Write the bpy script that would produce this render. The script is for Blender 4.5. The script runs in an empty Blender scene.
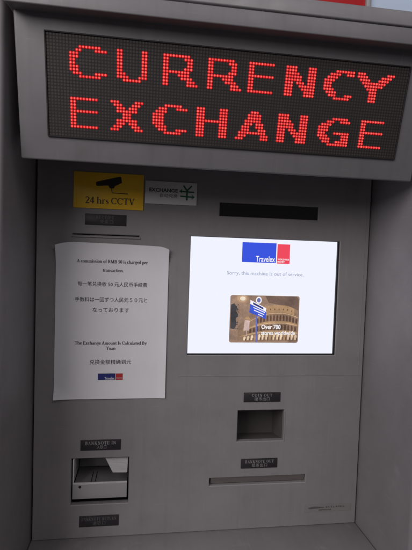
import bpy, bmesh, math, random
from mathutils import Matrix, Vector
random.seed(4)
scene = bpy.context.scene
COL = scene.collection

# ------------------------------------------------------------------ materials
def lin(r, g, b):
    f = lambda c: (c/255/12.92) if c/255 <= .04045 else ((c/255+.055)/1.055)**2.4
    return (f(r), f(g), f(b), 1)

def mat(name, base, rough=.5, metal=0., spec=.5, var=.08, vscale=9., bump=0., bscale=900., rvar=.1,
        stretch=(1, 1, 1), emit=None, estr=1., dirt=0., wear=0.):
    m = bpy.data.materials.new(name); m.use_nodes = True
    nt = m.node_tree; N = nt.nodes; L = nt.links
    p = N['Principled BSDF']
    p.inputs['Metallic'].default_value = metal
    p.inputs['Specular IOR Level'].default_value = spec
    base = tuple(base[:3])
    tc = N.new('ShaderNodeTexCoord'); mp = N.new('ShaderNodeMapping')
    mp.inputs['Scale'].default_value = stretch
    L.new(tc.outputs['Object'], mp.inputs['Vector'])
    if emit:
        p.inputs['Base Color'].default_value = (*base, 1)
        p.inputs['Roughness'].default_value = rough
        p.inputs['Emission Color'].default_value = (*emit[:3], 1)
        p.inputs['Emission Strength'].default_value = estr
        return m
    n1 = N.new('ShaderNodeTexNoise'); n1.inputs['Scale'].default_value = vscale
    n1.inputs['Detail'].default_value = 6; n1.inputs['Roughness'].default_value = .62
    L.new(mp.outputs['Vector'], n1.inputs['Vector'])
    mr = N.new('ShaderNodeMapRange'); mr.inputs['From Min'].default_value = .3; mr.inputs['From Max'].default_value = .7
    mr.inputs['To Min'].default_value = 1-var; mr.inputs['To Max'].default_value = 1+var
    L.new(n1.outputs['Fac'], mr.inputs['Value'])
    mx = N.new('ShaderNodeVectorMath'); mx.operation = 'SCALE'
    mx.inputs[0].default_value = base
    L.new(mr.outputs['Result'], mx.inputs['Scale'])
    last = mx.outputs['Vector']
    if dirt:
        n3 = N.new('ShaderNodeTexNoise'); n3.inputs['Scale'].default_value = 46
        n3.inputs['Detail'].default_value = 8; n3.inputs['Roughness'].default_value = .75
        L.new(mp.outputs['Vector'], n3.inputs['Vector'])
        r3 = N.new('ShaderNodeMapRange'); r3.inputs['From Min'].default_value = .56; r3.inputs['From Max'].default_value = .78
        r3.inputs['To Min'].default_value = 1; r3.inputs['To Max'].default_value = 1-dirt
        L.new(n3.outputs['Fac'], r3.inputs['Value'])
        m3 = N.new('ShaderNodeVectorMath'); m3.operation = 'SCALE'
        L.new(last, m3.inputs[0]); L.new(r3.outputs['Result'], m3.inputs['Scale']); last = m3.outputs['Vector']
    if wear:                                  # hairline scratches, wiped streaks and scuffs of the paint itself
        for stv, sc_, lo, hi, k in (((7, 7, 190), 2.2, .66, .72, .30), ((170, 7, 5), 2.0, .66, .73, .30), ((55, 3, 2.2), 1.6, .5, .8, -.14), ((3, 3, 3), 5., .55, .8, -.16)):
            m5 = N.new('ShaderNodeMapping'); m5.inputs['Scale'].default_value = stv; m5.inputs['Rotation'].default_value = (0, .09*k, 0)
            L.new(tc.outputs['Object'], m5.inputs['Vector'])
            n5 = N.new('ShaderNodeTexNoise'); n5.inputs['Scale'].default_value = sc_; n5.inputs['Detail'].default_value = 4
            L.new(m5.outputs['Vector'], n5.inputs['Vector'])
            r5 = N.new('ShaderNodeMapRange'); r5.inputs['From Min'].default_value = lo; r5.inputs['From Max'].default_value = hi
            r5.inputs['To Min'].default_value = 1; r5.inputs['To Max'].default_value = 1+k*wear
            L.new(n5.outputs['Fac'], r5.inputs['Value'])
            s5 = N.new('ShaderNodeVectorMath'); s5.operation = 'SCALE'
            L.new(last, s5.inputs[0]); L.new(r5.outputs['Result'], s5.inputs['Scale']); last = s5.outputs['Vector']
    L.new(last, p.inputs['Base Color'])
    n2 = N.new('ShaderNodeTexNoise'); n2.inputs['Scale'].default_value = 22; n2.inputs['Detail'].default_value = 7
    L.new(mp.outputs['Vector'], n2.inputs['Vector'])
    m2 = N.new('ShaderNodeMapRange'); m2.inputs['To Min'].default_value = max(.02, rough-rvar); m2.inputs['To Max'].default_value = min(1, rough+rvar)
    m2.inputs['From Min'].default_value = .3; m2.inputs['From Max'].default_value = .7
    L.new(n2.outputs['Fac'], m2.inputs['Value']); L.new(m2.outputs['Result'], p.inputs['Roughness'])
    if bump:
        n4 = N.new('ShaderNodeTexNoise'); n4.inputs['Scale'].default_value = bscale; n4.inputs['Detail'].default_value = 2
        L.new(mp.outputs['Vector'], n4.inputs['Vector'])
        b = N.new('ShaderNodeBump'); b.inputs['Strength'].default_value = bump; b.inputs['Distance'].default_value = .0006
        L.new(n4.outputs['Fac'], b.inputs['Height']); L.new(b.outputs['Normal'], p.inputs['Normal'])
    return m

M = {}
M['panel'] = mat('grey_powder_coat', (.240, .227, .230), .44, var=.07, bump=.22, bscale=1300, dirt=.12, wear=.5)
M['wall'] = mat('grey_wall_coat', (.216, .206, .216), .47, var=.07, bump=.22, bscale=1300, dirt=.12, wear=.5)
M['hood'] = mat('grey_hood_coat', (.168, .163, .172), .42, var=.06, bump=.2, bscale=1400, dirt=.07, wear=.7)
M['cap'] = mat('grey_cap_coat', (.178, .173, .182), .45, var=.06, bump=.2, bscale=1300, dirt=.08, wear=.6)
M['black'] = mat('black_plastic', (.012, .011, .012), .5, var=.1)
M['gasket'] = mat('black_gasket', (.010, .009, .010), .6, var=.1)
M['dark'] = mat('dark_recess', (.05, .048, .05), .6, var=.1)
M['glass'] = mat('smoked_window', (.008, .007, .008), .12, spec=.5, var=.1, rvar=.03)
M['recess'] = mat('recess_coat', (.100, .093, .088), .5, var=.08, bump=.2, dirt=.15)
M['steel'] = mat('brushed_steel', (.43, .42, .43), .36, metal=.3, var=.03, stretch=(2, 30, 30), rvar=.06)
M['steel_cover'] = mat('cover_steel', (.34, .33, .335), .34, metal=.35, var=.03, stretch=(2, 30, 30))
M['steel_bright'] = mat('polished_steel', (.66, .65, .66), .3, metal=.2, var=.06)
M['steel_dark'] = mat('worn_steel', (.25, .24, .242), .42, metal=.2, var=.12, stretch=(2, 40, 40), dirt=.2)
M['flap'] = mat('brown_grey_flap', (.175, .150, .146), .4, metal=.1, var=.1, stretch=(3, 40, 40), dirt=.1)
M['plate'] = mat('black_label', (.020, .018, .021), .55, var=.15)
M['plate_txt'] = mat('label_lettering', (.30, .29, .30), .5, var=.35, vscale=420)
M['plate_worn'] = mat('worn_label_lettering', (.12, .115, .12), .5, var=.5, vscale=420)
M['yellow'] = mat('yellow_sign', (.95, .57, .025), .38, var=.07, vscale=16, dirt=.08)
M['ink'] = mat('black_ink', (.020, .016, .012), .5, var=.1)
M['sticker'] = mat('pale_grey_sticker', (.66, .66, .65), .4, var=.05, dirt=.08)
M['green'] = mat('green_ink', (.012, .12, .055), .5, var=.08)
M['grey_ink'] = mat('grey_ink', (.05, .065, .058), .5, var=.1)
M['paper'] = mat('white_paper', (.74, .735, .76), .75, spec=.25, var=.03, vscale=14, bump=.12, bscale=500)
M['print'] = mat('printer_ink', (.035, .033, .04), .7, var=.2, vscale=300)
M['print_blue'] = mat('printed_blue', (.015, .02, .16), .6, var=.1)
M['print_red'] = mat('printed_red', (.45, .025, .025), .6, var=.1)
M['print_white'] = mat('printed_white', (.7, .7, .72), .6, var=.02)
M['silver_sticker'] = mat('clear_sticker', (.225, .213, .212), .3, var=.1, dirt=.2)
M['mark'] = mat('faded_marks', (.10, .095, .097), .5, var=.4, vscale=300)
M['redboard'] = mat('red_board', (.30, .008, .010), .35, emit=lin(104, 8, 13), estr=.75)
M['lightbox'] = mat('lightbox', (.25, .28, .32), .25, emit=lin(135, 150, 172), estr=.62)
M['post'] = mat('grey_post', (.35, .36, .36), .4, metal=.3, var=.1)
M['floor'] = mat('dark_tile', (.06, .058, .056), .35, var=.1)
# screen content (emits, as the display does)
def glow(name, rgb, s=1.):
    m = mat(name, (.01, .01, .01), .25, emit=lin(*rgb), estr=s)
    if name.startswith('picture'):            # photographic grain and tone of the advert
        nt = m.node_tree; N = nt.nodes; L = nt.links
        tc = N.new('ShaderNodeTexCoord'); out = None
        for sc_, amp in ((55, .30), (300, .14)):
            n = N.new('ShaderNodeTexNoise'); n.inputs['Scale'].default_value = sc_; n.inputs['Detail'].default_value = 5
            L.new(tc.outputs['Object'], n.inputs['Vector'])
            r = N.new('ShaderNodeMapRange'); r.inputs['From Min'].default_value = .25; r.inputs['From Max'].default_value = .75
            r.inputs['To Min'].default_value = 1-amp; r.inputs['To Max'].default_value = 1+amp
            L.new(n.outputs['Fac'], r.inputs['Value'])
            if out is None: out = r.outputs['Result']
            else:
                mm = N.new('ShaderNodeMath'); mm.operation = 'MULTIPLY'; L.new(out, mm.inputs[0]); L.new(r.outputs['Result'], mm.inputs[1]); out = mm.outputs[0]
        L.new(out, N['Principled BSDF'].inputs['Emission Strength'])
    return m
M['scr'] = glow('screen_white', (240, 243, 255))
M['scr_blue'] = glow('screen_blue', (54, 82, 222))
M['scr_red'] = glow('screen_red', (238, 72, 92))
M['scr_txt'] = glow('screen_grey_text', (146, 151, 184))
M['scr_w'] = glow('screen_text_white', (244, 242, 246))
M['p_sky'] = glow('picture_sky', (152, 124, 107))
M['p_sky2'] = glow('picture_sky_dark', (112, 90, 80))
M['p_stone'] = glow('picture_stone', (172, 138, 104))
M['p_stone2'] = glow('picture_stone_mid', (142, 115, 95))
M['p_arch'] = glow('picture_arch', (94, 70, 60))
M['p_line'] = glow('picture_cornice', (200, 166, 130))
M['p_pale'] = glow('picture_lit_arch', (226, 200, 170))
M['p_tree'] = glow('picture_tree', (64, 64, 68))
M['p_halo'] = glow('picture_halo', (206, 168, 138))
M['p_halo1'] = glow('picture_halo_outer', (158, 128, 108)); M['p_halo2'] = glow('picture_halo_mid', (180, 146, 120))
M['p_lamp'] = glow('picture_lamp', (255, 240, 214))
M['p_pole'] = glow('picture_pole', (104, 108, 172))
M['p_pole2'] = glow('picture_sign_blue', (62, 88, 204))
M['p_dark'] = glow('picture_sign_navy', (44, 52, 124))
M['p_pink'] = glow('picture_notice', (196, 170, 164))
# LEDs
M['led_off'] = mat('unlit_led', (.046, .037, .036), .5, var=.2, vscale=60)
M['led_board'] = mat('led_board', (.016, .013, .013), .7, var=.2)
M['led_glow'] = mat('led_lens_red', (.1, .01, .01), .4, emit=(.48, .006, .010), estr=1.0)
M['led_core'] = mat('led_die_red', (.1, .01, .01), .4, emit=(1., .078, .062), estr=1.8)
_N = M['led_core'].node_tree.nodes; _L = M['led_core'].node_tree.links      # dies age differently: some brighter, some duller
_t = _N.new('ShaderNodeTexCoord'); _w = _N.new('ShaderNodeTexWhiteNoise'); _v = _N.new('ShaderNodeVectorMath'); _v.operation = 'SNAP'
_v.inputs[1].default_value = (.0044, .01, .0044); _r = _N.new('ShaderNodeMapRange'); _r.inputs['To Min'].default_value = 1.05; _r.inputs['To Max'].default_value = 2.5
_L.new(_t.outputs['Object'], _v.inputs[0]); _L.new(_v.outputs['Vector'], _w.inputs['Vector']); _L.new(_w.outputs['Value'], _r.inputs['Value'])
_L.new(_r.outputs['Result'], _N['Principled BSDF'].inputs['Emission Strength'])

# tape: thin clear film
tp = bpy.data.materials.new('clear_tape'); tp.use_nodes = True
_n = tp.node_tree.nodes; _l = tp.node_tree.links
_p = _n['Principled BSDF']; _p.inputs['Base Color'].default_value = (.5, .48, .46, 1)
_p.inputs['Roughness'].default_value = .3; _p.inputs['Alpha'].default_value = .28
M['tape'] = tp

# ------------------------------------------------------------------ helpers
def obj(name, bm, mats, parent=None, smooth=30, loc=None):
    me = bpy.data.meshes.new(name); 
    bm.normal_update()
    bm.to_mesh(me); bm.free()
    for k in (mats if isinstance(mats, (list, tuple)) else [mats]): me.materials.append(M[k])
    if smooth:
        for f in me.polygons: f.use_smooth = True
        me.set_sharp_from_angle(angle=math.radians(smooth))
    o = bpy.data.objects.new(name, me); COL.objects.link(o)
    if parent: o.parent = parent
    if loc: o.location = loc
    return o

def tag(o, label=None, cat=None, group=None, kind=None):
    if label: o['label'] = label
    if cat: o['category'] = cat
    if group: o['group'] = group
    if kind: o['kind'] = kind
    return o

def empty(name, loc=(0, 0, 0)):
    o = bpy.data.objects.new(name, None); COL.objects.link(o); o.location = loc; o.empty_display_size = .05
    return o

def box(bm, x0, x1, y0, y1, z0, z1, bev=0, seg=2, mi=0):
    r = bmesh.ops.create_cube(bm, size=1, matrix=Matrix.Translation(((x0+x1)/2, (y0+y1)/2, (z0+z1)/2)) @ Matrix.Diagonal((x1-x0, y1-y0, z1-z0, 1)))
    vs = r['verts']; fs = {f for v in vs for f in v.link_faces}
    for f in fs: f.material_index = mi
    if bev:
        es = list({e for v in vs for e in v.link_edges})
        rr = bmesh.ops.bevel(bm, geom=es, offset=bev, segments=seg, affect='EDGES', profile=.5)
        for f in rr['faces']: f.material_index = mi

def prism(bm, prof, x0, x1, bev=0, seg=3, mi=0, only=None):
    """profile of (y,z) points extruded along X"""
    a = [bm.verts.new((x0, y, z)) for y, z in prof]; b = [bm.verts.new((x1, y, z)) for y, z in prof]
    n = len(prof); fs = [bm.faces.new(a), bm.faces.new(b[::-1])]
    for i in range(n):
        fs.append(bm.faces.new((a[i], b[i], b[(i+1) % n], a[(i+1) % n])))
    bmesh.ops.recalc_face_normals(bm, faces=fs)
    for f in fs: f.material_index = mi
    if bev:
        es = list({e for f in fs for e in f.edges})
        if only is not None:
            es = [e for e in es if only(e)]
        bmesh.ops.bevel(bm, geom=es, offset=bev, segments=seg, affect='EDGES', profile=.5)

def poly(bm, pts, y, mi=0, th=0.):
    """flat polygon of (x,z) points facing the viewer (-Y); optional thickness backwards"""
    ar = sum(pts[i][0]*pts[(i+1) % len(pts)][1]-pts[(i+1) % len(pts)][0]*pts[i][1] for i in range(len(pts)))
    if ar < 0: pts = pts[::-1]
    vs = [bm.verts.new((x, y, z)) for x, z in pts]
    f = bm.faces.new(vs); f.material_index = mi
    if th:
        bs = [bm.verts.new((x, y+th, z)) for x, z in pts]
        for i in range(len(vs)):
            j = (i+1) % len(vs)
            g = bm.faces.new((vs[j], vs[i], bs[i], bs[j])); g.material_index = mi
    return f

def rect(bm, x0, x1, z0, z1, y, mi=0, th=0.): return poly(bm, [(x0, z0), (x1, z0), (x1, z1), (x0, z1)], y, mi, th)

def disc(bm, x, z, r, y, n=8, mi=0):
    poly(bm, [(x+r*math.cos(2*math.pi*(k+.5)/n), z+r*math.sin(2*math.pi*(k+.5)/n)) for k in range(n)], y, mi)

def stroke(bm, pts, w, y, mi=0):
    """ribbon along (x,z) points; w number or list"""
    n = len(pts); ws = w if isinstance(w, (list, tuple)) else [w]*n
    Lp, Rp = [], []
    for i in range(n):
        a = Vector(pts[max(i-1, 0)]); b = Vector(pts[min(i+1, n-1)])
        d = (b-a).normalized(); nn = Vector((-d.y, d.x))
        p = Vector(pts[i]); Lp.append(p+nn*ws[i]/2); Rp.append(p-nn*ws[i]/2)
    for i in range(n-1):
        poly(bm, [tuple(Rp[i]), tuple(Rp[i+1]), tuple(Lp[i+1]), tuple(Lp[i])], y, mi)

def text(bm, s, x0, x1, z0, z1, y, mi=0, bold=0., spacing=1., yf=None, res=3):
    """lettering fitted to the box x0..x1, z0..z1, facing -Y"""
    cu = bpy.data.curves.new('tmp', 'FONT'); cu.body = s; cu.size = 1; cu.resolution_u = res
    cu.offset = bold; cu.space_character = spacing
    to = bpy.data.objects.new('tmp', cu); COL.objects.link(to)
    dg = bpy.context.evaluated_depsgraph_get()
    me = bpy.data.meshes.new_from_object(to.evaluated_get(dg))
    bpy.data.objects.remove(to); 
    if not len(me.vertices): return
    xs = [v.co.x for v in me.vertices]; ys = [v.co.y for v in me.vertices]
    ax, bx, ay, by = min(xs), max(xs), min(ys), max(ys)
    nv = []
    for v in me.vertices:
        X = x0+(v.co.x-ax)/(bx-ax)*(x1-x0); Z = z0+(v.co.y-ay)/(by-ay)*(z1-z0)
        nv.append(bm.verts.new((X, (yf(X, Z) if yf else y), Z)))
    for p in me.polygons:
        try: f = bm.faces.new([nv[i] for i in p.vertices])
        except ValueError: continue
        f.normal_update()
        if f.normal.y > 0: f.normal_flip()
        f.material_index = mi
    bpy.data.meshes.remove(me)

# serif lettering drawn with pen strokes on a cap-height-1 grid: thick stems, thin hairlines, bracket serifs
TK, TN = .155, .07
def arc(cx, cz, rx, rz, a0, a1, n=9): return [(cx+rx*math.cos(math.radians(a0+(a1-a0)*i/n)), cz+rz*math.sin(math.radians(a0+(a1-a0)*i/n))) for i in range(n+1)]
def st(x, a=0., b=1.): return ([(x, a), (x, b)], TK)
def ha(x0, x1, z, w=.07): return ([(x0, z), (x1, z)], w)
def sf(x, z, w=.28): return ([(x-w/2, z), (x+w/2, z)], .06)
def swell(n): return [TN+(TK*1.05-TN)*math.sin(math.pi*i/n)**1.2 for i in range(n+1)]
def bowl(cx, cz, rx, rz, a0, a1, n=12): return (arc(cx, cz, rx, rz, a0, a1, n), [TN+(TK-TN)*abs(math.cos(math.radians(a0+(a1-a0)*i/n)))**1.5 for i in range(n+1)])
def dg(a, b, thick): return ([a, b], TK if thick else TN)
XH = .66
GL = {
 ' ': (.26, []), '.': (.24, [([(.03, .06), (.17, .06)], .13)]),
 '0': (.54, [bowl(.25, .5, .18, .46, 0, 360, 20)]),
 '2': (.55, [(arc(.24, .74, .2, .22, 165, -30)+[(.06, .06)], [TN, .09, .1, .1, .1, .11, .12, .13, TK, TK, TN]), ha(.04, .48, .06, .13)]),
 '4': (.58, [st(.36), dg((.36, .98), (.03, .32), 0), ha(.02, .54, .29, .1)]),
 '5': (.54, [ha(.12, .46, .95, .12), dg((.12, .95), (.08, .55), 0), bowl(.22, .32, .2, .28, 125, -150)]),
 'A': (.74, [dg((.34, .98), (.08, .03), 0), dg((.34, .98), (.58, .03), 1), ha(.17, .50, .33, .06), sf(.08, .03, .22), sf(.58, .03)]),
 'B': (.70, [st(.14), bowl(.32, .745, .18, .22, 90, -90), bowl(.34, .265, .21, .25, 90, -90), ha(.02, .33, .965), ha(.1, .34, .52), ha(.02, .35, .03)]),
 'C': (.74, [bowl(.38, .5, .32, .46, 42, 318, 18), ([(.64, .68), (.66, .98)], .06)]),
 'E': (.68, [st(.14), ha(.02, .58, .965), ha(.14, .42, .52), ha(.02, .60, .03), ([(.58, .97), (.59, .74)], .05), ([(.60, .03), (.62, .28)], .05), ([(.42, .63), (.42, .41)], .05)]),
 'I': (.40, [st(.17), sf(.17, .97), sf(.17, .03)]),
 'K': (.78, [st(.14), sf(.14, .97), sf(.14, .03), dg((.60, .96), (.20, .46), 0), dg((.30, .58), (.60, .03), 1), sf(.58, .97, .24), sf(.62, .03, .26)]),
 'M': (.94, [dg((.12, .02), (.12, .97), 0), dg((.12, .98), (.42, .05), 1), dg((.42, .05), (.72, .98), 0), st(.72), sf(.12, .03, .22), sf(.72, .03), sf(.08, .97, .2), sf(.74, .97, .22)]),
 'N': (.80, [dg((.12, .02), (.12, .97), 0), dg((.12, .98), (.62, .04), 1), dg((.62, .02), (.62, .97), 0), sf(.12, .03, .22), sf(.08, .97, .2), sf(.62, .97, .22)]),
 'O': (.80, [bowl(.37, .5, .32, .46, 0, 360, 22)]),
 'P': (.64, [st(.14), bowl(.31, .72, .20, .245, 90, -90), ha(.02, .32, .965), ha(.14, .32, .475), sf(.14, .03)]),
 'R': (.74, [st(.14), bowl(.31, .74, .19, .225, 90, -90), ha(.02, .32, .965), ha(.14, .32, .515), sf(.14, .03), dg((.32, .5), (.58, .03), 1), sf(.62, .03, .16)]),
 'T': (.68, [st(.33), ha(.03, .63, .96), sf(.33, .03), ([(.05, .97), (.04, .72)], .06), ([(.61, .97), (.62, .72)], .06)]),
 'U': (.76, [(([(.14, .97)]+arc(.36, .32, .22, .28, 180, 360, 10)+[(.58, .97)]), [TK, TK, TK, .14, .12, .1, TN, TN, TN, TN, TN, TN, TN]), sf(.14, .97), sf(.58, .97, .22)]),
 'V': (.74, [dg((.13, .97), (.38, .02), 1), dg((.38, .02), (.61, .97), 0), sf(.14, .97), sf(.61, .97, .24)]),
 'Y': (.74, [dg((.12, .97), (.36, .46), 1), dg((.36, .46), (.60, .97), 0), st(.36, 0, .48), sf(.12, .97), sf(.60, .97, .22), sf(.36, .03)]),
 'a': (.52, [bowl(.19, .18, .14, .16, 60, 300), st(.37, .02, .46), (arc(.23, .48, .14, .15, 0, 160, 7), TN), ha(.37, .48, .03, .05)]),
 'b': (.58, [st(.12, .02, 1.02), bowl(.28, .33, .19, .30, 140, -140), ha(.0, .12, 1.0, .05)]),
 'c': (.48, [bowl(.25, .33, .19, .30, 50, 315, 14), ([(.37, .5), (.39, .56)], .12)]),
 'd': (.60, [bowl(.25, .33, .19, .30, 45, 315, 14), st(.42, .02, 1.02), ha(.30, .42, 1.0, .05), ha(.42, .56, .03, .05)]),
 'e': (.50, [bowl(.25, .33, .19, .30, 15, 320, 15), ha(.08, .43, .38, .06)]),
 'f': (.40, [st(.16, 0, .82), (arc(.29, .82, .13, .17, 180, 50, 6), .08), ha(.02, .34, .63, .06), sf(.16, .03)]),
 'g': (.54, [bowl(.24, .42, .16, .21, 0, 360, 16), ha(.34, .50, .60, .08), (([(.16, .22), (.12, .12), (.36, .06)]+arc(.25, -.12, .2, .14, 40, -220, 10)), .075)]),
 'h': (.62, [st(.12, 0, 1.02), (arc(.29, .46, .17, .17, 160, 0)+[(.46, 0)], [TN]*5+[.1]*3+[TK]*4), sf(.12, .03, .24), sf(.46, .03, .24), ha(0, .12, 1.0, .05)]),
 'i': (.30, [st(.13, 0, .64), sf(.13, .03, .26), ha(.02, .13, .62, .05), ([(.06, .90), (.20, .90)], .14)]),
 'l': (.30, [st(.13, 0, 1.02), sf(.13, .03, .26), ha(.02, .13, 1.0, .05)]),
 'm': (.92, [st(.12, 0, .64), (arc(.27, .46, .15, .17, 160, 0)+[(.42, 0)], [TN]*5+[.1]*3+[TK]*4), (arc(.57, .46, .15, .17, 160, 0)+[(.72, 0)], [TN]*5+[.1]*3+[TK]*4), sf(.12, .03, .24), sf(.42, .03, .22), sf(.74, .03, .24), ha(0, .12, .62, .05)]),
 'n': (.62, [st(.12, 0, .64), (arc(.29, .46, .17, .17, 160, 0)+[(.46, 0)], [TN]*5+[.1]*3+[TK]*4), sf(.12, .03, .24), sf(.46, .03, .24), ha(0, .12, .62, .05)]),
 'o': (.54, [bowl(.25, .33, .19, .30, 0, 360, 18)]),
 'p': (.58, [st(.12, -.30, .64), bowl(.28, .33, .19, .30, 140, -140), sf(.12, -.28, .24), ha(0, .12, .62, .05)]),
 'r': (.44, [st(.12, 0, .64), (arc(.30, .46, .16, .16, 160, 45, 6), [TN]*4+[.13]*3), sf(.12, .03, .26), ha(0, .12, .62, .05)]),
 's': (.42, [(arc(.19, .48, .13, .14, 20, 200, 7)+[(.19, .34), (.30, .26)]+arc(.19, .16, .13, .14, 20, -160, 7), [TN]*6+[.1, .13, TK, TK, .13, .1]+[TN]*6)]),
 't': (.36, [st(.14, .12, .84), (arc(.23, .13, .09, .10, 180, 320, 6), .08), ha(.01, .31, .63, .06)]),
 'u': (.62, [(([(.12, .64)]+arc(.27, .18, .15, .15, 180, 330, 7)), [TK, TK, .13, .1, TN, TN, TN, TN, TN]), st(.44, .02, .64), ha(0, .12, .62, .05), ha(.34, .44, .62, .05), ha(.44, .58, .03, .05)]),
 'x': (.56, [dg((.10, .64), (.42, .02), 1), dg((.40, .64), (.10, .02), 0), sf(.12, .62, .24), sf(.40, .62, .2), sf(.11, .03, .2), sf(.42, .03, .24)]),
 'y': (.56, [dg((.10, .64), (.29, .02), 1), ([(.46, .64), (.24, -.16), (.12, -.26)], TN), sf(.12, .62, .24), sf(.45, .62, .2)]),
}
def serif(bm, s, x0, x1, base, cap, y, mi=0, heavy=1., yf=None, track=0.):
    tot = sum(GL[ch][0]+track for ch in s)-track; sx = (x1-x0)/tot; X = x0; n0 = len(bm.verts)
    for ch in s:
        w_, strokes = GL[ch]
        for k, (pts, wd) in enumerate(strokes):
            ws = list(wd) if isinstance(wd, list) else [wd]*len(pts)
            ws = (ws+[ws[-1]]*len(pts))[:len(pts)]
            f = .5*(sx+cap)*heavy
            stroke(bm, [(X+p*sx, base+z*cap) for p, z in pts], [w*f for w in ws], y-.000012*k, mi)
        X += (w_+track)*sx
    if yf:
        bm.verts.ensure_lookup_table()
        for v in bm.verts[n0:]: v.co.y = yf(v.co.x, v.co.z)+(v.co.y-y)

def panel_face(bm, x0, x1, z0, z1, holes, y=0., ch=.0012, depth=.012, mi=0):
    """front sheet (facing -Y) with rectangular holes that have a small chamfer and a return of given depth"""
    xs = sorted({x0, x1, *[h[0] for h in holes], *[h[1] for h in holes]})
    zs = sorted({z0, z1, *[h[2] for h in holes], *[h[3] for h in holes]})
    V = {}
    def vv(x, z):
        if (x, z) not in V: V[(x, z)] = bm.verts.new((x, y, z))
        return V[(x, z)]
    for i in range(len(xs)-1):
        for j in range(len(zs)-1):
            cx, cz = (xs[i]+xs[i+1])/2, (zs[j]+zs[j+1])/2
            if any(h[0] < cx < h[1] and h[2] < cz < h[3] for h in holes): continue
            f = bm.faces.new((vv(xs[i], zs[j]), vv(xs[i+1], zs[j]), vv(xs[i+1], zs[j+1]), vv(xs[i], zs[j+1]))); f.material_index = mi
    for a, b, c, d in holes:
        rings = []
        for k, yy in ((0, 0.), (ch, ch), (ch, depth)):
            rings.append([bm.verts.new((X, y+yy, Z)) for X, Z in ((a+k, c+k), (b-k, c+k), (b-k, d-k), (a+k, d-k))])
        for p, q in zip(rings, rings[1:]):
            for i in range(4):
                f = bm.faces.new((p[i], q[i], q[(i+1) % 4], p[(i+1) % 4])[::-1]); f.material_index = mi
                f.normal_update()
                c0 = f.calc_center_median(); to = Vector(((a+b)/2-c0.x, 0, (c+d)/2-c0.z))
                if f.normal.dot(to) < 0: f.normal_flip()
    # outer return
    o = [(x0, z0), (x1, z0), (x1, z1), (x0, z1)]
    for i in range(4):
        (xa, za), (xb, zb) = o[i], o[(i+1) % 4]
        f = bm.faces.new([bm.verts.new(t) for t in ((xb, y, zb), (xa, y, za), (xa, y+.012, za), (xb, y+.012, zb))]); f.material_index = mi

W = .6632
# ------------------------------------------------------------------ the machine: niche, panel, slots, screen
mach = empty('exchange_machine', (0, 0, 0))
tag(mach, 'grey metal currency exchange machine with lit white screen in a recess', 'exchange machine')

SCR = (.2902, .6005, .3598, .5978)       # screen opening
COIN = (.397, .4970, .1824, .2490)
TRAY = (.0725, .1845, .0655, .1600)
SLOT = (.3433, .5480, .0923, .1107)
REC = (.0669, .1934, .5895, .5938)
IR = (.3457, .5510, .6367, .6655)
bm = bmesh.new()
panel_face(bm, .0035, W-.0022, .0012, .90, [SCR, COIN, TRAY, SLOT, REC, IR])
obj('front_panel', bm, 'panel', mach, smooth=20)
# seams of the screen module: fine raised beads
bm = bmesh.new()
box(bm, .274, W-.006, -.0007, .0005, .3185, .3197, .0003, 1)
box(bm, .6522, .6532, -.0007, .0005, .3200, .688, .0003, 1)
obj('seam', bm, 'panel', mach)

def wall_profile(sgn, xin, name, label):
    # plan profile (x,y): inner face, rounded nose, front face
    r = .007; yf = -.183
    pts = [(xin, .16), (xin, yf+r)]
    for k in range(1, 7):
        a = math.pi/2*k/6
        pts.append((xin-sgn*0+sgn*(r-r*math.cos(a)), yf+r-r*math.sin(a)))
    pts += [(xin+sgn*.30, yf), (xin+sgn*.30, .16)]
    bm = bmesh.new()
    lo = [bm.verts.new((x, y, -.55)) for x, y in pts]; hi = [bm.verts.new((x, y, 1.16)) for x, y in pts]
    fs = [bm.faces.new(lo), bm.faces.new(hi)]
    for i in range(len(pts)):
        j = (i+1) % len(pts); fs.append(bm.faces.new((lo[i], lo[j], hi[j], hi[i])))
    bmesh.ops.recalc_face_normals(bm, faces=fs)
    o = obj(name, bm, 'wall', mach, smooth=25); o['label'] = label
wall_profile(-1, -.0005, 'side_panel', 'rounded grey metal cheek at the left of the recess')
wall_profile(1, W+.0018, 'side_panel', 'flat grey metal cheek at the right of the recess')
bm = bmesh.new(); box(bm, -.0003, W+.0003, .13, .15, -.5, 1.1); obj('back_light_block', bm, 'dark', mach)  # unseen plate added behind the panel to block world light
bm = bmesh.new(); box(bm, .001, W-.001, -.02, .129, .93, .95); obj('top_light_block', bm, 'dark', mach)  # unseen plate added to stop light leaking in above the panel
bm = bmesh.new(); box(bm, .0012, W-.0012, -.196, .012, -.04, 0., .0012, 2)
obj('ledge', bm, 'panel', mach, smooth=25)
bm = bmesh.new(); box(bm, .0015, W-.0015, -.185, -.16, -.54, -.0425, .002, 2); obj('lower_panel', bm, 'panel', mach)

# --- screen
scr = bmesh.new(); 
rect(scr, .2870, .6035, .3565, .6010, .0075)
scr = obj('screen', scr, 'scr', mach, smooth=0)
rv = bmesh.new()          # black rim of the glass, wider at the right and the bottom
xa, xb, za, zb = SCR[0]+.0013, SCR[1]-.0013, SCR[2]+.0013, SCR[3]-.0013
box(rv, xa, xa+.0004, .0030, .0073, za, zb); box(rv, xb-.0030, xb, .0030, .0073, za, zb)
box(rv, xa+.0004, xb-.0030, .0030, .0073, za, za+.0022); box(rv, xa+.0004, xb-.0030, .0030, .0073, zb-.0005, zb)
obj('bezel', rv, 'gasket', scr)
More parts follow.
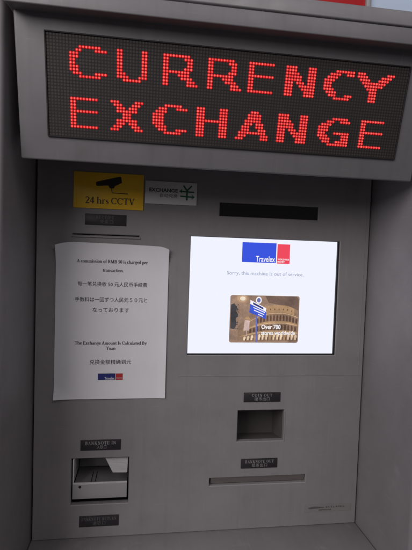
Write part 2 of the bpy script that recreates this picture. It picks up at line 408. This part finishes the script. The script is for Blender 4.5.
# logo on the screen
lg = bmesh.new()
rect(lg, .3965, .4670, .5485, .5885, .0071, 0)
rect(lg, .4692, .4958, .5475, .5870, .0071, 1)
text(lg, 'Travelex', .4250, .4650, .5500, .5618, .0069, 2, bold=.012)
text(lg, 'WORLDWIDE', .4706, .4942, .5543, .5578, .0069, 2, bold=.02)
text(lg, 'MONEY', .4706, .4856, .5496, .5530, .0069, 2, bold=.02)
obj('logo', lg, ['scr_blue', 'scr_red', 'scr_w'], scr, smooth=0)
tx = bmesh.new(); text(tx, 'Sorry, this machine is out of service.', .3670, .5265, .5205, .5300, .0071, 0)
obj('caption', tx, 'scr_txt', scr, smooth=0)

# advert picture on the screen
PX0, PX1, PZ0, PZ1 = .3758, .5205, .3855, .4818
PW, PH = PX1-PX0, PZ1-PZ0
def P(u, v): return (PX0+u*PW, PZ0+v*PH)
pm = ['p_sky', 'p_sky2', 'p_stone', 'p_stone2', 'p_arch', 'p_line', 'p_pale', 'p_tree', 'p_halo', 'p_lamp', 'p_pole', 'p_pole2', 'p_dark', 'scr_w', 'p_pink', 'p_halo1', 'p_halo2']
I = {k: i for i, k in enumerate(pm)}
pb = bmesh.new()
Y = .0071
def layer(k): return Y-.00009*k
def rr(u0, u1, v0, v1, r, n=5):
    pts = []
    for cx, cy, a0 in ((u1-r, v0+r*PW/PH, -90), (u1-r, v1-r*PW/PH, 0), (u0+r, v1-r*PW/PH, 90), (u0+r, v0+r*PW/PH, 180)):
        for k in range(n+1):
            a = math.radians(a0+90*k/n); pts.append(P(cx+r*math.cos(a), cy+r*PW/PH*math.sin(a)))
    return pts
poly(pb, rr(0, 1, 0, 1, .03), layer(0), I['p_sky'])
poly(pb, [P(.5, .99), P(.96, .99), P(.99, .94), P(.995, .45), P(.9, .6), P(.8, .78), P(.55, .85)], layer(1), I['p_sky2'])
def top(u):                         # skyline of the amphitheatre
    return .16+.66*math.sin(min(1., max(0., (u-.02)/.62))*math.pi/2)**.9 - .30*max(0., u-.78)**1.5*4
def ring(t, u): return t*(top(u)-.02)+.02*(1-t)
def band(t0, t1, u0, u1, mi, k, n=24):
    us = [u0+(u1-u0)*i/n for i in range(n+1)]
    for a, b in zip(us, us[1:]):
        poly(pb, [P(a, ring(t0, a)), P(b, ring(t0, b)), P(b, ring(t1, b)), P(a, ring(t1, a))], layer(k), mi)
band(.02, 1., .12, .985, I['p_stone2'], 2, 40)
band(.80, 1., .40, .93, I['p_stone'], 3); band(.50, .56, .2, .985, I['p_stone'], 3); band(.26, .31, .15, .985, I['p_stone'], 3)
for t in (.765, .50, .26): band(t, t+.022, .2, .985, I['p_line'], 4)
def arch(u, t0, t1, w, mi, k):
    pts = []
    for s in range(9):
        a = math.pi*s/8; pts.append((u+w/2*math.cos(a), t0+(t1-t0)*(.62+.38*math.sin(a))))
    pts = [(u+w/2, t0)]+pts+[(u-w/2, t0)]
    poly(pb, [P(min(a, .985), ring(t, a)) for a, t in pts], layer(k), mi)
for i in range(13): arch(.40+.047*i, .575, .735, .027, I['p_arch'], 5)
for i in range(14): arch(.30+.05*i, .325, .475, .030, I['p_arch'], 5)
for i in range(15): arch(.22+.053*i, .06, .235, .034, I['p_pale'] if i % 4 != 3 else I['p_stone'], 5)
for i in range(15): arch(.235+.053*i, .04, .14, .014, I['p_arch'], 6)
for i in range(8): u = .45+.062*i; poly(pb, [P(u, ring(.87, u)), P(u+.012, ring(.87, u)), P(u+.012, ring(.91, u)), P(u, ring(.91, u))], layer(5), I['p_arch'])
# tree at the left edge
rt = random.Random(2)
poly(pb, [P(.012, .30), P(.07, .28), P(.10, .38), P(.085, .5), P(.12, .58), P(.09, .66), P(.10, .76), P(.05, .82), P(.012, .80)], layer(5), I['p_tree'])
for i in range(40):
    u, v = rt.uniform(.02, .115), rt.uniform(.28, .82); s = rt.uniform(.006, .014)
    poly(pb, [P(u-s, v-s), P(u+s, v-s*.4), P(u+s*.3, v+s*1.6)], layer(6), I['p_tree'])
# street lamp glow
hx, hv = .175, .93
for r_, m_, k in ((.115, 'p_halo1', 5.3), (.088, 'p_halo2', 5.6), (.066, 'p_halo', 6), (.040, 'p_lamp', 7)):
    poly(pb, [P(hx+r_*math.cos(2*math.pi*i/18), min(.995, hv+r_*1.1*math.sin(2*math.pi*i/18))) for i in range(18)], layer(k), I[m_])
# hanging notice
poly(pb, [P(.20, .26), P(.28, .25), P(.285, .47), P(.215, .48)], layer(7), I['p_pink'])
poly(pb, [P(.205, .49), P(.30, .48), P(.27, .55), P(.23, .55)], layer(7), I['p_stone'])
poly(pb, [P(.24, .14), P(.25, .14), P(.25, .26), P(.24, .26)], layer(7), I['p_pink'])
# pole with blue office sign
poly(pb, [P(.378, .005), P(.402, .005), P(.392, .56), P(.368, .56)], layer(7), I['p_pole'])
poly(pb, [P(.275, .64), P(.515, .50), P(.515, .735), P(.285, .905)], layer(8), I['p_pole2'])
poly(pb, [P(.284, .82), P(.515, .655), P(.515, .735), P(.285, .905)], layer(9), I['scr_w'])
poly(pb, [P(.325, .815), P(.475, .705), P(.475, .745), P(.325, .855)], layer(10), I['p_dark'])
for k, (a, b) in enumerate(((.33, .50), (.34, .49), (.40, .47))):
    d = .05*k
    poly(pb, [P(a, .755-d-.62*(a-.3)), P(b, .755-d-.62*(b-.3)), P(b, .775-d-.62*(b-.3)), P(a, .775-d-.62*(a-.3))], layer(10), I['scr_w'])
cxu, cvu = .405, .90
poly(pb, [P(cxu+.042*math.cos(2*math.pi*i/18), cvu+.075*math.sin(2*math.pi*i/18)) for i in range(18)], layer(9), I['scr_w'])
poly(pb, [P(cxu+.026*math.cos(2*math.pi*i/18), cvu+.048*math.sin(2*math.pi*i/18)) for i in range(18)], layer(10), I['p_pole'])
text(pb, 'Over 700', *[PX0+.455*PW, PX0+.735*PW], PZ0+.29*PH, PZ0+.385*PH, layer(11), I['scr_w'], bold=.022)
text(pb, 'stores worldwide', *[PX0+.455*PW, PX0+.95*PW], PZ0+.165*PH, PZ0+.255*PH, layer(11), I['scr_w'], bold=.022)
obj('advert_picture', pb, pm, scr, smooth=0)

# --- sensor window
bm = bmesh.new(); box(bm, IR[0]+.0013, IR[1]-.0013, .0035, .0075, IR[2]+.0013, IR[3]-.0013); obj('sensor_window', bm, 'glass', mach)
# --- receipt slit
bm = bmesh.new(); rect(bm, REC[0]-.004, REC[1]+.004, REC[2]-.004, REC[3]+.004, .0115)
obj('receipt_slot', bm, 'black', mach, smooth=0)
bm = bmesh.new(); box(bm, REC[0]-.001, REC[1]+.001, -.0022, -.0002, REC[2]-.0034, REC[2]-.0006, .0008, 2)
obj('slot_lip', bm, 'panel', mach)

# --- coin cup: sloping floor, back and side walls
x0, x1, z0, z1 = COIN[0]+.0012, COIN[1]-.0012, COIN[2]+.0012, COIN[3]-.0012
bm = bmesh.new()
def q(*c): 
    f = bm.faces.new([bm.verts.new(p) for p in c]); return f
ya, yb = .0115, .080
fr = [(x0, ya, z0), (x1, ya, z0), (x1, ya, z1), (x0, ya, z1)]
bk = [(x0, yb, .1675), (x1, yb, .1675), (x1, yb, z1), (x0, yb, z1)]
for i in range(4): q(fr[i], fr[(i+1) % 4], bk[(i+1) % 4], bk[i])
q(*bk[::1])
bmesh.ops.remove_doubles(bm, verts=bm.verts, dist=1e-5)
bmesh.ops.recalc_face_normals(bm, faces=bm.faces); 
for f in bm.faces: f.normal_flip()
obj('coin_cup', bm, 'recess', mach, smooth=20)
# bright worn edge at the right of the cup
bm = bmesh.new(); box(bm, COIN[1]-.0006, COIN[1]+.0012, -.0008, .0004, COIN[2]-.0005, COIN[3]-.004, .0003, 1); obj('cup_trim', bm, 'panel', mach)

# --- banknote outlet slot with slanting flap
bm = bmesh.new()
a, b, c, d = SLOT[0]+.0012, SLOT[1]-.0012, SLOT[2]+.0012, SLOT[3]-.0012
prism(bm, [(.0020, d-.0002), (.0045, d-.0002), (.0095, c+.0016), (.0072, c+.0016)], a+.0030, b-.0010, .0004, 1)
fl = obj('outlet_flap', bm, 'flap', mach, smooth=20)
bm = bmesh.new(); rect(bm, a-.01, b+.01, c-.01, d+.01, .03); obj('slot_back', bm, 'black', mach, smooth=0)

# --- banknote tray
tr = empty('banknote_tray', (0, 0, 0)); tr.parent = mach
a, b, c, d = TRAY[0]+.0012, TRAY[1]-.0012, TRAY[2]+.0012, TRAY[3]-.0012
bm = bmesh.new()
box(bm, a-.004, b+.004, .100, .104, c-.004, d+.004); box(bm, a-.003, a, .0125, .1, c-.004, d+.004, mi=1)
box(bm, b, b+.003, .0125, .1, c-.004, d+.004, mi=1); box(bm, a-.003, b+.003, .0125, .1, d+.0001, d+.004); box(bm, a-.003, b+.003, .0125, .1, c-.004, c-.0005, mi=1)
obj('tray_shell', bm, ['steel_dark', 'black'], tr)  # black side and bottom walls: shade of the gaps put into the colour
fx0, fx1 = a+.0034, b-.0030
bm = bmesh.new()
prism(bm, [(-.0035, .0806), (-.0035, .1098), (-.0020, .1112), (.0015, .1112), (.0015, .0830), (.012, .0806)], fx0, fx1, .0005, 2)
obj('tray_lip', bm, 'steel', tr)
bm = bmesh.new(); disc(bm, .0910, .1045, .0027, -.0039, 14)
obj('lock_hole', bm, 'black', tr, smooth=0)
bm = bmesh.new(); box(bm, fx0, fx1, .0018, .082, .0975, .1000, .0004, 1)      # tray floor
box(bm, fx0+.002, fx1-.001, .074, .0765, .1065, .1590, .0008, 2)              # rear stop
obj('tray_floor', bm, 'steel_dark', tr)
bm = bmesh.new()
for xx in (.1085, .1165): box(bm, xx, xx+.0012, .012, .062, .1002, .1012, .0002, 1)
obj('note_rail', bm, 'black', tr)
bm = bmesh.new(); box(bm, fx0, fx0+.0021, -.0030, .06, .1126, d-.0005, .0004, 2); box(bm, fx0, fx1, -.0040, -.0005, .1108, .1124, .0005, 2)
obj('tray_rim', bm, 'steel_bright', tr)
bm = bmesh.new()
# sloping cover over the right half
pts = [(.1340, d-.0006), (.1815, d-.0006), (.1800, .1292), (.1525, .1300)]
yt = [.012, .012, -.002, -.002]
vs = [bm.verts.new((x, y_, z)) for (x, z), y_ in zip(pts, yt)]; vb = [bm.verts.new((x, y_+.003, z)) for (x, z), y_ in zip(pts, yt)]
fs = [bm.faces.new(vs), bm.faces.new(vb)]
for i in range(4): fs.append(bm.faces.new((vs[i], vs[(i+1) % 4], vb[(i+1) % 4], vb[i])))
bmesh.ops.recalc_face_normals(bm, faces=fs)
bmesh.ops.bevel(bm, geom=list(bm.edges), offset=.0006, segments=2, affect='EDGES')
obj('note_cover', bm, 'steel_cover', tr)

# --- label plates
def plate(x0, x1, z0, z1, top_, bot, label, worn=False, tb=(.12, .88), bb=(.3, .7), lh=.30):
    bm = bmesh.new(); box(bm, x0, x1, -.0014, -.0001, z0, z1, .0004, 2)
    o = obj('label_plate', bm, 'plate', mach); o['label'] = label
    w, h = x1-x0, z1-z0
    t = bmesh.new()
    serif(t, top_, x0+w*tb[0], x0+w*tb[1], z0+h*.55, h*lh, -.00155, 0, .95, None, .16)
    text(t, bot, x0+w*bb[0], x0+w*bb[1], z0+h*.14, z0+h*(.14+lh+.06), -.00155, 0, spacing=1.15)
    obj('lettering', t, 'plate_worn' if worn else 'plate_txt', o, smooth=0)
plate(.0902, .1668, .6100, .6310, 'RECEIPT', '凭条口', 'black label above the receipt slit, lettering rubbed faint', worn=True, tb=(.27, .70), bb=(.36, .68))
plate(.0902, .1667, .1749, .1957, 'BANKNOTE IN', '入钞口', 'black label above the steel note tray', tb=(.12, .88), bb=(.40, .64))
plate(.0905, .1662, .0228, .0446, 'BANKNOTE RETURN', '退钞口', 'black label below the steel note tray, lettering rubbed faint', worn=True, tb=(.06, .94), bb=(.34, .66))
plate(.4090, .4856, .2655, .2851, 'COIN OUT', '硬币出口', 'black label above the square coin cup', tb=(.22, .77), bb=(.29, .70))
plate(.4080, .4845, .1280, .1479, 'BANKNOTE OUT', '纸币出口', 'black label above the long note outlet', tb=(.12, .90), bb=(.30, .72))

# ------------------------------------------------------------------ stickers and notice on the panel
S0, S1, T0, T1 = .0685, .1979, .6412, .7084
sg = empty('security_sign', (S0, 0, T0)); tag(sg, 'small yellow sign with a black camera drawing and 24 hrs CCTV', 'sign')
def bump_to(o, parent):            # keep world place under an offset empty
    o.location = -Vector(parent.location)
bm = bmesh.new(); box(bm, S0, S1, -.0022, -.0002, T0, T1, .0005, 2); o = obj('sign_board', bm, 'yellow', sg); bump_to(o, sg)
def U(u, v): return (S0+u*(S1-S0), T0+v*(T1-T0))
bm = bmesh.new(); ys = -.0024
poly(bm, [U(.312, .715), U(.330, .745), U(.655, .915), U(.672, .90), U(.685, .745), U(.585, .640), U(.500, .652), U(.33, .622), U(.318, .640)], ys)
poly(bm, [U(.49, .655), U(.585, .645), U(.570, .575), U(.51, .58)], ys-.0001)
o = obj('camera_emblem', bm, 'ink', sg, smooth=0); bump_to(o, sg)
bm = bmesh.new()
stroke(bm, [U(.535, .59), U(.547, .455)], .0014, ys); stroke(bm, [U(.543, .452), U(.775, .440)], .0014, ys-.0001)
serif(bm, '24 hrs CCTV', S0+.168*(S1-S0), S0+.877*(S1-S0), T0+.135*(T1-T0), .0122, ys)
o = obj('lettering', bm, 'ink', sg, smooth=0); bump_to(o, sg)

# exchange sticker
S0, S1, T0, T1 = .2010, .3004, .6550, .6985
sg = empty('exchange_sticker', (S0, 0, T0)); tag(sg, 'small pale grey plaque with a green yen symbol and arrows, right of the yellow sign', 'sticker')
bm = bmesh.new(); box(bm, S0, S1, -.0030, -.0002, T0, T1, .0008, 2); o = obj('plaque', bm, 'sticker', sg); bump_to(o, sg)
bm = bmesh.new(); ys = -.0032
text(bm, 'EXCHANGE', *[S0+u*(S1-S0) for u in (.075, .625)], T0+.53*(T1-T0), T0+.695*(T1-T0), ys, 0, bold=.035)
text(bm, '自动兑换', *[S0+u*(S1-S0) for u in (.285, .625)], T0+.30*(T1-T0), T0+.465*(T1-T0), ys, 0, bold=0)
o = obj('lettering', bm, 'grey_ink', sg, smooth=0); bump_to(o, sg)
bm = bmesh.new(); wk = .0029
stroke(bm, [U(.735, .86), U(.805, .64), U(.805, .215)], [wk, wk*1.2, wk*1.2], ys); stroke(bm, [U(.895, .86), U(.805, .64)], wk, ys-.0001)
stroke(bm, [U(.68, .60), U(.945, .58)], wk*.9, ys-.0002); stroke(bm, [U(.675, .385), U(.93, .365)], wk*.9, ys-.0002)
poly(bm, [U(.655, .60), U(.715, .72), U(.695, .60), U(.715, .50)], ys-.0003)
poly(bm, [U(.955, .37), U(.895, .49), U(.915, .37), U(.895, .25)], ys-.0003)
o = obj('yen_emblem', bm, 'green', sg, smooth=0); bump_to(o, sg)

# maker's sticker, bottom right: rubbed, unreadable marks
S0, S1, T0, T1 = .5490, .6500, .0285, .0450
sg = empty('maker_sticker', (S0, 0, T0)); tag(sg, 'small worn clear sticker with rubbed dark marks in the lower right corner of the panel', 'sticker')
bm = bmesh.new(); box(bm, S0, S1, -.0006, -.0001, T0, T1); o = obj('film', bm, 'silver_sticker', sg); bump_to(o, sg)
bm = bmesh.new(); rm = random.Random(9)
poly(bm, [U(.06, .60), U(.20, .72), U(.40, .62), U(.42, .50), U(.22, .44), U(.10, .40)], -.0008)
x = .45
while x < .86:
    w_ = rm.uniform(.025, .05); poly(bm, [U(x, .52+rm.uniform(-.05, .05)), U(x+w_, .5), U(x+w_*.9, .5+rm.uniform(.12, .34)), U(x+.004, .62+rm.uniform(0, .12))], -.0008); x += w_+rm.uniform(.012, .03)
x = .30
while x < .56:
    w_ = rm.uniform(.012, .02); poly(bm, [U(x, .16), U(x+w_, .16), U(x+w_, .34), U(x, .34)], -.0008); x += w_+.008
o = obj('printed_marks', bm, 'mark', sg, smooth=0); bump_to(o, sg)

# paper notice
nx0, nx1, nz0, nz1 = .0390, .2497, .2765, .5765
nt_ = empty('paper_notice', (nx0, 0, nz0)); tag(nt_, 'white A4 paper notice in several languages taped left of the screen', 'notice')
def paper_y(x, z):
    u = (x-nx0)/(nx1-nx0); v = (z-nz0)/(nz1-nz0)
    b = .0015+.0050*math.sin(math.pi*min(1, max(0, u)))*(.25+.75*v**2)
    b += .0022*math.sin(5*u+3*v)*math.sin(math.pi*u)*.35
    cl = max(0., 1-(u/.22+(1-v)/.16)); cr = max(0., 1-((1-u)/.16+(1-v)/.12)); cb = max(0., 1-(u/.22+v/.10))
    b += .012*cl**1.6+.010*cr**1.6+.006*cb**1.5
    b += .0022*math.exp(-(max(0., 1-u)/.05)**2)*(1-v)
    return -b
def paper_z(x, z):
    u = (x-nx0)/(nx1-nx0); v = (z-nz0)/(nz1-nz0)
    dl = max(0., 1-u/.16)**2; dr = max(0., 1-(1-u)/.10)**2
    return z-(.0065*dl+.0052*dr+.0035*u*u)*max(0., (v-.6)/.4)**2
bm = bmesh.new(); NU, NV = 48, 60
g = [[None]*(NV+1) for _ in range(NU+1)]
for i in range(NU+1):
    for j in range(NV+1):
        x = nx0+(nx1-nx0)*i/NU; z = nz0+(nz1-nz0)*j/NV
        g[i][j] = bm.verts.new((x, paper_y(x, z), paper_z(x, z)))
for i in range(NU):
    for j in range(NV): bm.faces.new((g[i][j], g[i+1][j], g[i+1][j+1], g[i][j+1]))
o = obj('paper_sheet', bm, 'paper', nt_, smooth=60); bump_to(o, nt_)
yf = lambda x, z: paper_y(x, z)-.0005
bm = bmesh.new()
serif(bm, 'A commission of RMB 50 is charged per', .0775, .2100, .5388, .0062, 0, 0, 1.12, yf)
serif(bm, 'transaction.', .1255, .1645, .5222, .0062, 0, 0, 1.12, yf)
text(bm, '每一笔兑换收 50 元人民币手续费', .0795, .2095, .4942, .5030, 0, 0, bold=0, yf=yf)
text(bm, '手数料は一回ずつ人民元５０元と', .0750, .2100, .4645, .4735, 0, 0, bold=0, yf=yf)
text(bm, 'なっております', .1080, .1760, .4450, .4535, 0, 0, bold=0, yf=yf)
serif(bm, 'The Exchange Amount Is Calculated By', .0762, .2118, .3825, .0062, 0, 0, 1.12, yf)
serif(bm, 'Yuan', .1350, .1525, .3722, .0062, 0, 0, 1.12, yf)
text(bm, '兑换金额精确到元', .1045, .1825, .3442, .3535, 0, 0, bold=0, yf=yf)
o = obj('lettering', bm, 'print', nt_, smooth=0); bump_to(o, nt_)
bm = bmesh.new()
def prect(x0, x1, z0, z1, mi):
    n = 6
    for i in range(n):
        a, b = x0+(x1-x0)*i/n, x0+(x1-x0)*(i+1)/n
        f = bm.faces.new([bm.verts.new((x, yf(x, z), z)) for x, z in ((a, z0), (b, z0), (b, z1), (a, z1))]); f.material_index = mi
prect(.1203, .1530, .3138, .3264, 0); prect(.1540, .1672, .3138, .3262, 1)
yf2 = lambda x, z: paper_y(x, z)-.0008
text(bm, 'Travelex', .1330, .1520, .3145, .3195, 0, 2, bold=.01, yf=yf2)
text(bm, 'WORLDWIDE', .1548, .1662, .3165, .3185, 0, 2, yf=yf2)
o = obj('logo', bm, ['print_blue', 'print_red', 'print_white'], nt_, smooth=0); bump_to(o, nt_)
for pts in ([(.0235, .5640), (.0440, .5615), (.0445, .5690), (.0245, .5715)], [(.2420, .5580), (.2600, .5530), (.2625, .5600), (.2450, .5660)]):
    bm = bmesh.new(); poly(bm, pts, -.0150); 
    for v in bm.verts: v.co.y = -.0006 if (v.co.x < .03 or v.co.x > .255) else paper_y(min(max(v.co.x, nx0), nx1), v.co.z)-.0010
    o = obj('tape', bm, 'tape', nt_, smooth=0); bump_to(o, nt_)

# ------------------------------------------------------------------ LED sign hood
BT = .2455; HY, HZ = -.1558, .6947; HX0, HX1 = .0169, .6485
ROT = Matrix.Rotation(BT, 4, 'X')
led = empty('led_sign', (0, HY, HZ)); led.rotation_euler = (BT, 0, 0)
tag(led, 'grey tilted hood with a dot matrix reading CURRENCY EXCHANGE in red', 'led sign')
bm = bmesh.new()
prism(bm, [(0, 0), (0, .208), (.15, .170), (.15, .07), (.03, .004)], HX0, HX1, .0032, 4)
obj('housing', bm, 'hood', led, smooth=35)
BX0, BX1, BZ0, BZ1 = .0577, .6092, .0352, .1757
bm = bmesh.new()
t = .0006; BXa, BXb, BZa, BZb = BX0+.0013, BX1-.0013, BZ0+.0013, BZ1-.0013
box(bm, BX0-t, BXa, -.0026, .0005, BZ0-t, BZ1+t, .0003, 1); box(bm, BXb, BX1+t, -.0026, .0005, BZ0-t, BZ1+t, .0003, 1)
box(bm, BXa, BXb, -.0026, .0005, BZ0-t, BZa, .0003, 1); box(bm, BXa, BXb, -.0026, .0005, BZb, BZ1+t, .0003, 1)
obj('window_frame', bm, 'gasket', led)
bm = bmesh.new(); box(bm, BX0-.0005, BX1+.0005, -.0008, .0010, BZ0-.0005, BZ1+.0005)
brd = obj('dot_matrix', bm, 'led_board', led)
E_ = ["#########", "##.......", "##.......", "##.......", "#########", "##.......", "##.......", "##.......", "##.......", "#########"]
C_ = ["...#######..", "..##....####", "###.........", "###.........", "##..........", "##..........", "###.........", "###.........", ".###....####", "...#######.."]
C2 = ["....#######", "..####..####"[:11], ".####......", "####.......", "###........", "###........", "####.......", ".####......", "..###...###", "....######."]
CB = ["....######..", "..###...####", ".####.......", "####........", "####........", "####........", "####........", ".####.......", "..###...####", "....######.."]
U_ = ["##......##"]*7+["###.....##", "####...###", "..######.."]
R_ = ["#########..", "##.....###.", "##......##.", "##......##.", "##.....###.", "#########..", "##...####..", "##....####.", "##......###", "##......####"]
N_ = ["####....###", "####....###", "#####...###", "######..###", "######..###", "###.###.###", "###..######", "###...#####", "###....####", "###....####"]
Y_ = ["###........###", "####.....####.", ".####...####..", "..#########...", "...#######....", "....####......", ".....###......", ".....###......", ".....###......", ".....###......"]
X_ = ["###.....###", ".###...###.", "..###.###..", "..#######..", "....###....", "....###....", "..#######..", "..###.###..", ".###...###.", "###.....###"]
H_ = ["###.....###"]*4+["###########"]+["###.....###"]*5
A_ = [".....###....", "....#####...", "....#####...", "...######...", "...###.###..", "..###..###..", "..###...###.", ".##########.", ".###.....###", "###......###"]
G_ = [".....######.", "...###..####", ".####.......", "####........", "####........", "###...######", "####.....###", ".####....###", "..###..#####", "....########"]
rows = [(3, [('C', C_, 7), ('U', U_, 22), ('R', R_, 37), ('R', R_, 52), ('E', E_, 66), ('N', N_, 79), ('C', C2, 93), ('Y', Y_, 105)]),
        (19, [('E', E_, 7), ('X', X_, 20), ('C', CB, 34), ('H', H_, 49), ('A', A_, 63), ('N', N_, 78), ('G', G_, 93), ('E', E_, 109)])]
def lens(bm, x, z, r0, r1, n=10):        # a little dome: glowing red flank, brighter tip
    A = [bm.verts.new((x+r0*math.cos(2*math.pi*k/n), -.0010, z+r0*math.sin(2*math.pi*k/n))) for k in range(n)]
    B = [bm.verts.new((x+r1*math.cos(2*math.pi*k/n), -.0022, z+r1*math.sin(2*math.pi*k/n))) for k in range(n)]
    for k in range(n): bm.faces.new((A[k], A[(k+1) % n], B[(k+1) % n], B[k]))
    f = bm.faces.new(B); f.material_index = 1
NC, NR = 124, 32
px, pz = (BXb-BXa)/NC, (BZb-BZa)/NR
lit = set()
def dotpos(c, r): return BXa+(c+.5)*px, BZb-(r+.5)*pz
for r0, letters in rows:
    for ch, bmp, c0 in letters:
        bm = bmesh.new()
        for r, line in enumerate(bmp):
            for c, s in enumerate(line):
                if s != '#' or (c0+c, r0+r) in lit: continue
                lit.add((c0+c, r0+r)); x, z = dotpos(c0+c, r0+r)
                lens(bm, x, z, px*.515, px*.27*rm.uniform(.86, 1.12))
        o = obj('letter', bm, ['led_glow', 'led_core'], brd, smooth=0); o['label'] = 'glowing red dotted letter '+ch
bm = bmesh.new()
for c in range(NC):
    for r in range(NR):
        if (c, r) not in lit: disc(bm, *dotpos(c, r), px*.40, -.0011, 8)
o = obj('unlit_dots', bm, 'led_off', brd, smooth=0); o['kind'] = 'stuff'
# cap over the hood: lower lip with rolled edge and its return, in the machine's upright frame
inv = (Matrix.Translation((0, HY, HZ)) @ ROT).inverted()
bm = bmesh.new()
prism(bm, [(-.232, .8815), (-.232, .9062), (-.10, .9062), (-.10, .893), (-.206, .8870)], .0130, .6600, .0022, 3)
bm.transform(inv); obj('cap', bm, 'cap', led, smooth=35)

# beam and boards above
bm = bmesh.new(); box(bm, -.29, .95, -.2325, -.12, .9080, .9300, .0020, 3)
o = obj('fascia_beam', bm, 'cap'); 
for v in o.data.vertices: v.co.x = max(v.co.x, .0130)
tag(o, 'grey metal beam running above the red letter sign, below the red board', 'beam')
bm = bmesh.new(); box(bm, -.29, .5222, -.212, -.19, .9305, 1.16, .0015, 2)
o = obj('board', bm, 'redboard'); tag(o, 'bright red board cut off at the top edge above the machine', 'board')
bm = bmesh.new(); box(bm, .5227, .5300, -.216, -.18, .9305, 1.16, .001, 2)
o = obj('post', bm, 'post'); tag(o, 'narrow pale grey post between the red board and the pale blue light box', 'post')
bm = bmesh.new(); box(bm, .5305, .95, -.210, -.19, .9305, 1.16, .0015, 2)
o = obj('light_box', bm, 'lightbox'); tag(o, 'pale blue glowing light box at the top right corner above the beam', 'light box')

# ------------------------------------------------------------------ camera (solved from the photograph's straight edges)
cam = bpy.data.cameras.new('camera'); co = bpy.data.objects.new('camera', cam); COL.objects.link(co)
r = Vector((.9900089, -.1371149, .03289201)); u = Vector((-.0262634, .04987579, .99841006)); w = Vector((.13853741, .9892987, -.04577637))
mw = Matrix(((r.x, u.x, -w.x, .2061), (r.y, u.y, -w.y, -.8403), (r.z, u.z, -w.z, .5597), (0, 0, 0, 1)))
co.matrix_world = mw
cam.sensor_fit = 'HORIZONTAL'; cam.sensor_width = 36; cam.lens = 36*431.0572/412; cam.clip_start = .01; cam.clip_end = 100
scene.camera = co

# ------------------------------------------------------------------ light: a dim hall, main lamp high at the left in front
def area(name, loc, target, sx, sy, power, col):
    l = bpy.data.lights.new(name, 'AREA'); l.shape = 'RECTANGLE'; l.size = sx; l.size_y = sy; l.energy = power; l.color = col
    o = bpy.data.objects.new(name, l); COL.objects.link(o); o.location = loc
    o.rotation_euler = (Vector(target)-Vector(loc)).to_track_quat('-Z', 'Y').to_euler(); return o
area('hall_lamp', (-1.5, -2.05, 1.82), (.35, 0, .4), 1.9, 1.9, 58, (1, .95, .955))
area('fill_lamp', (1.1, -2.6, 2.6), (.35, 0, .3), 2.2, 2.2, 21, (1, .96, .98))  # unseen fill lamp, added in front to lift the ambient light
wd = bpy.data.worlds.new('World'); scene.world = wd; wd.use_nodes = True
wd.node_tree.nodes['Background'].inputs['Color'].default_value = (1, .93, .97, 1)
wd.node_tree.nodes['Background'].inputs['Strength'].default_value = .072

scene.view_settings.view_transform = 'Standard'; scene.view_settings.look = 'None'
scene.view_settings.exposure = 0; scene.view_settings.gamma = 1
scene.cycles.max_bounces = 8
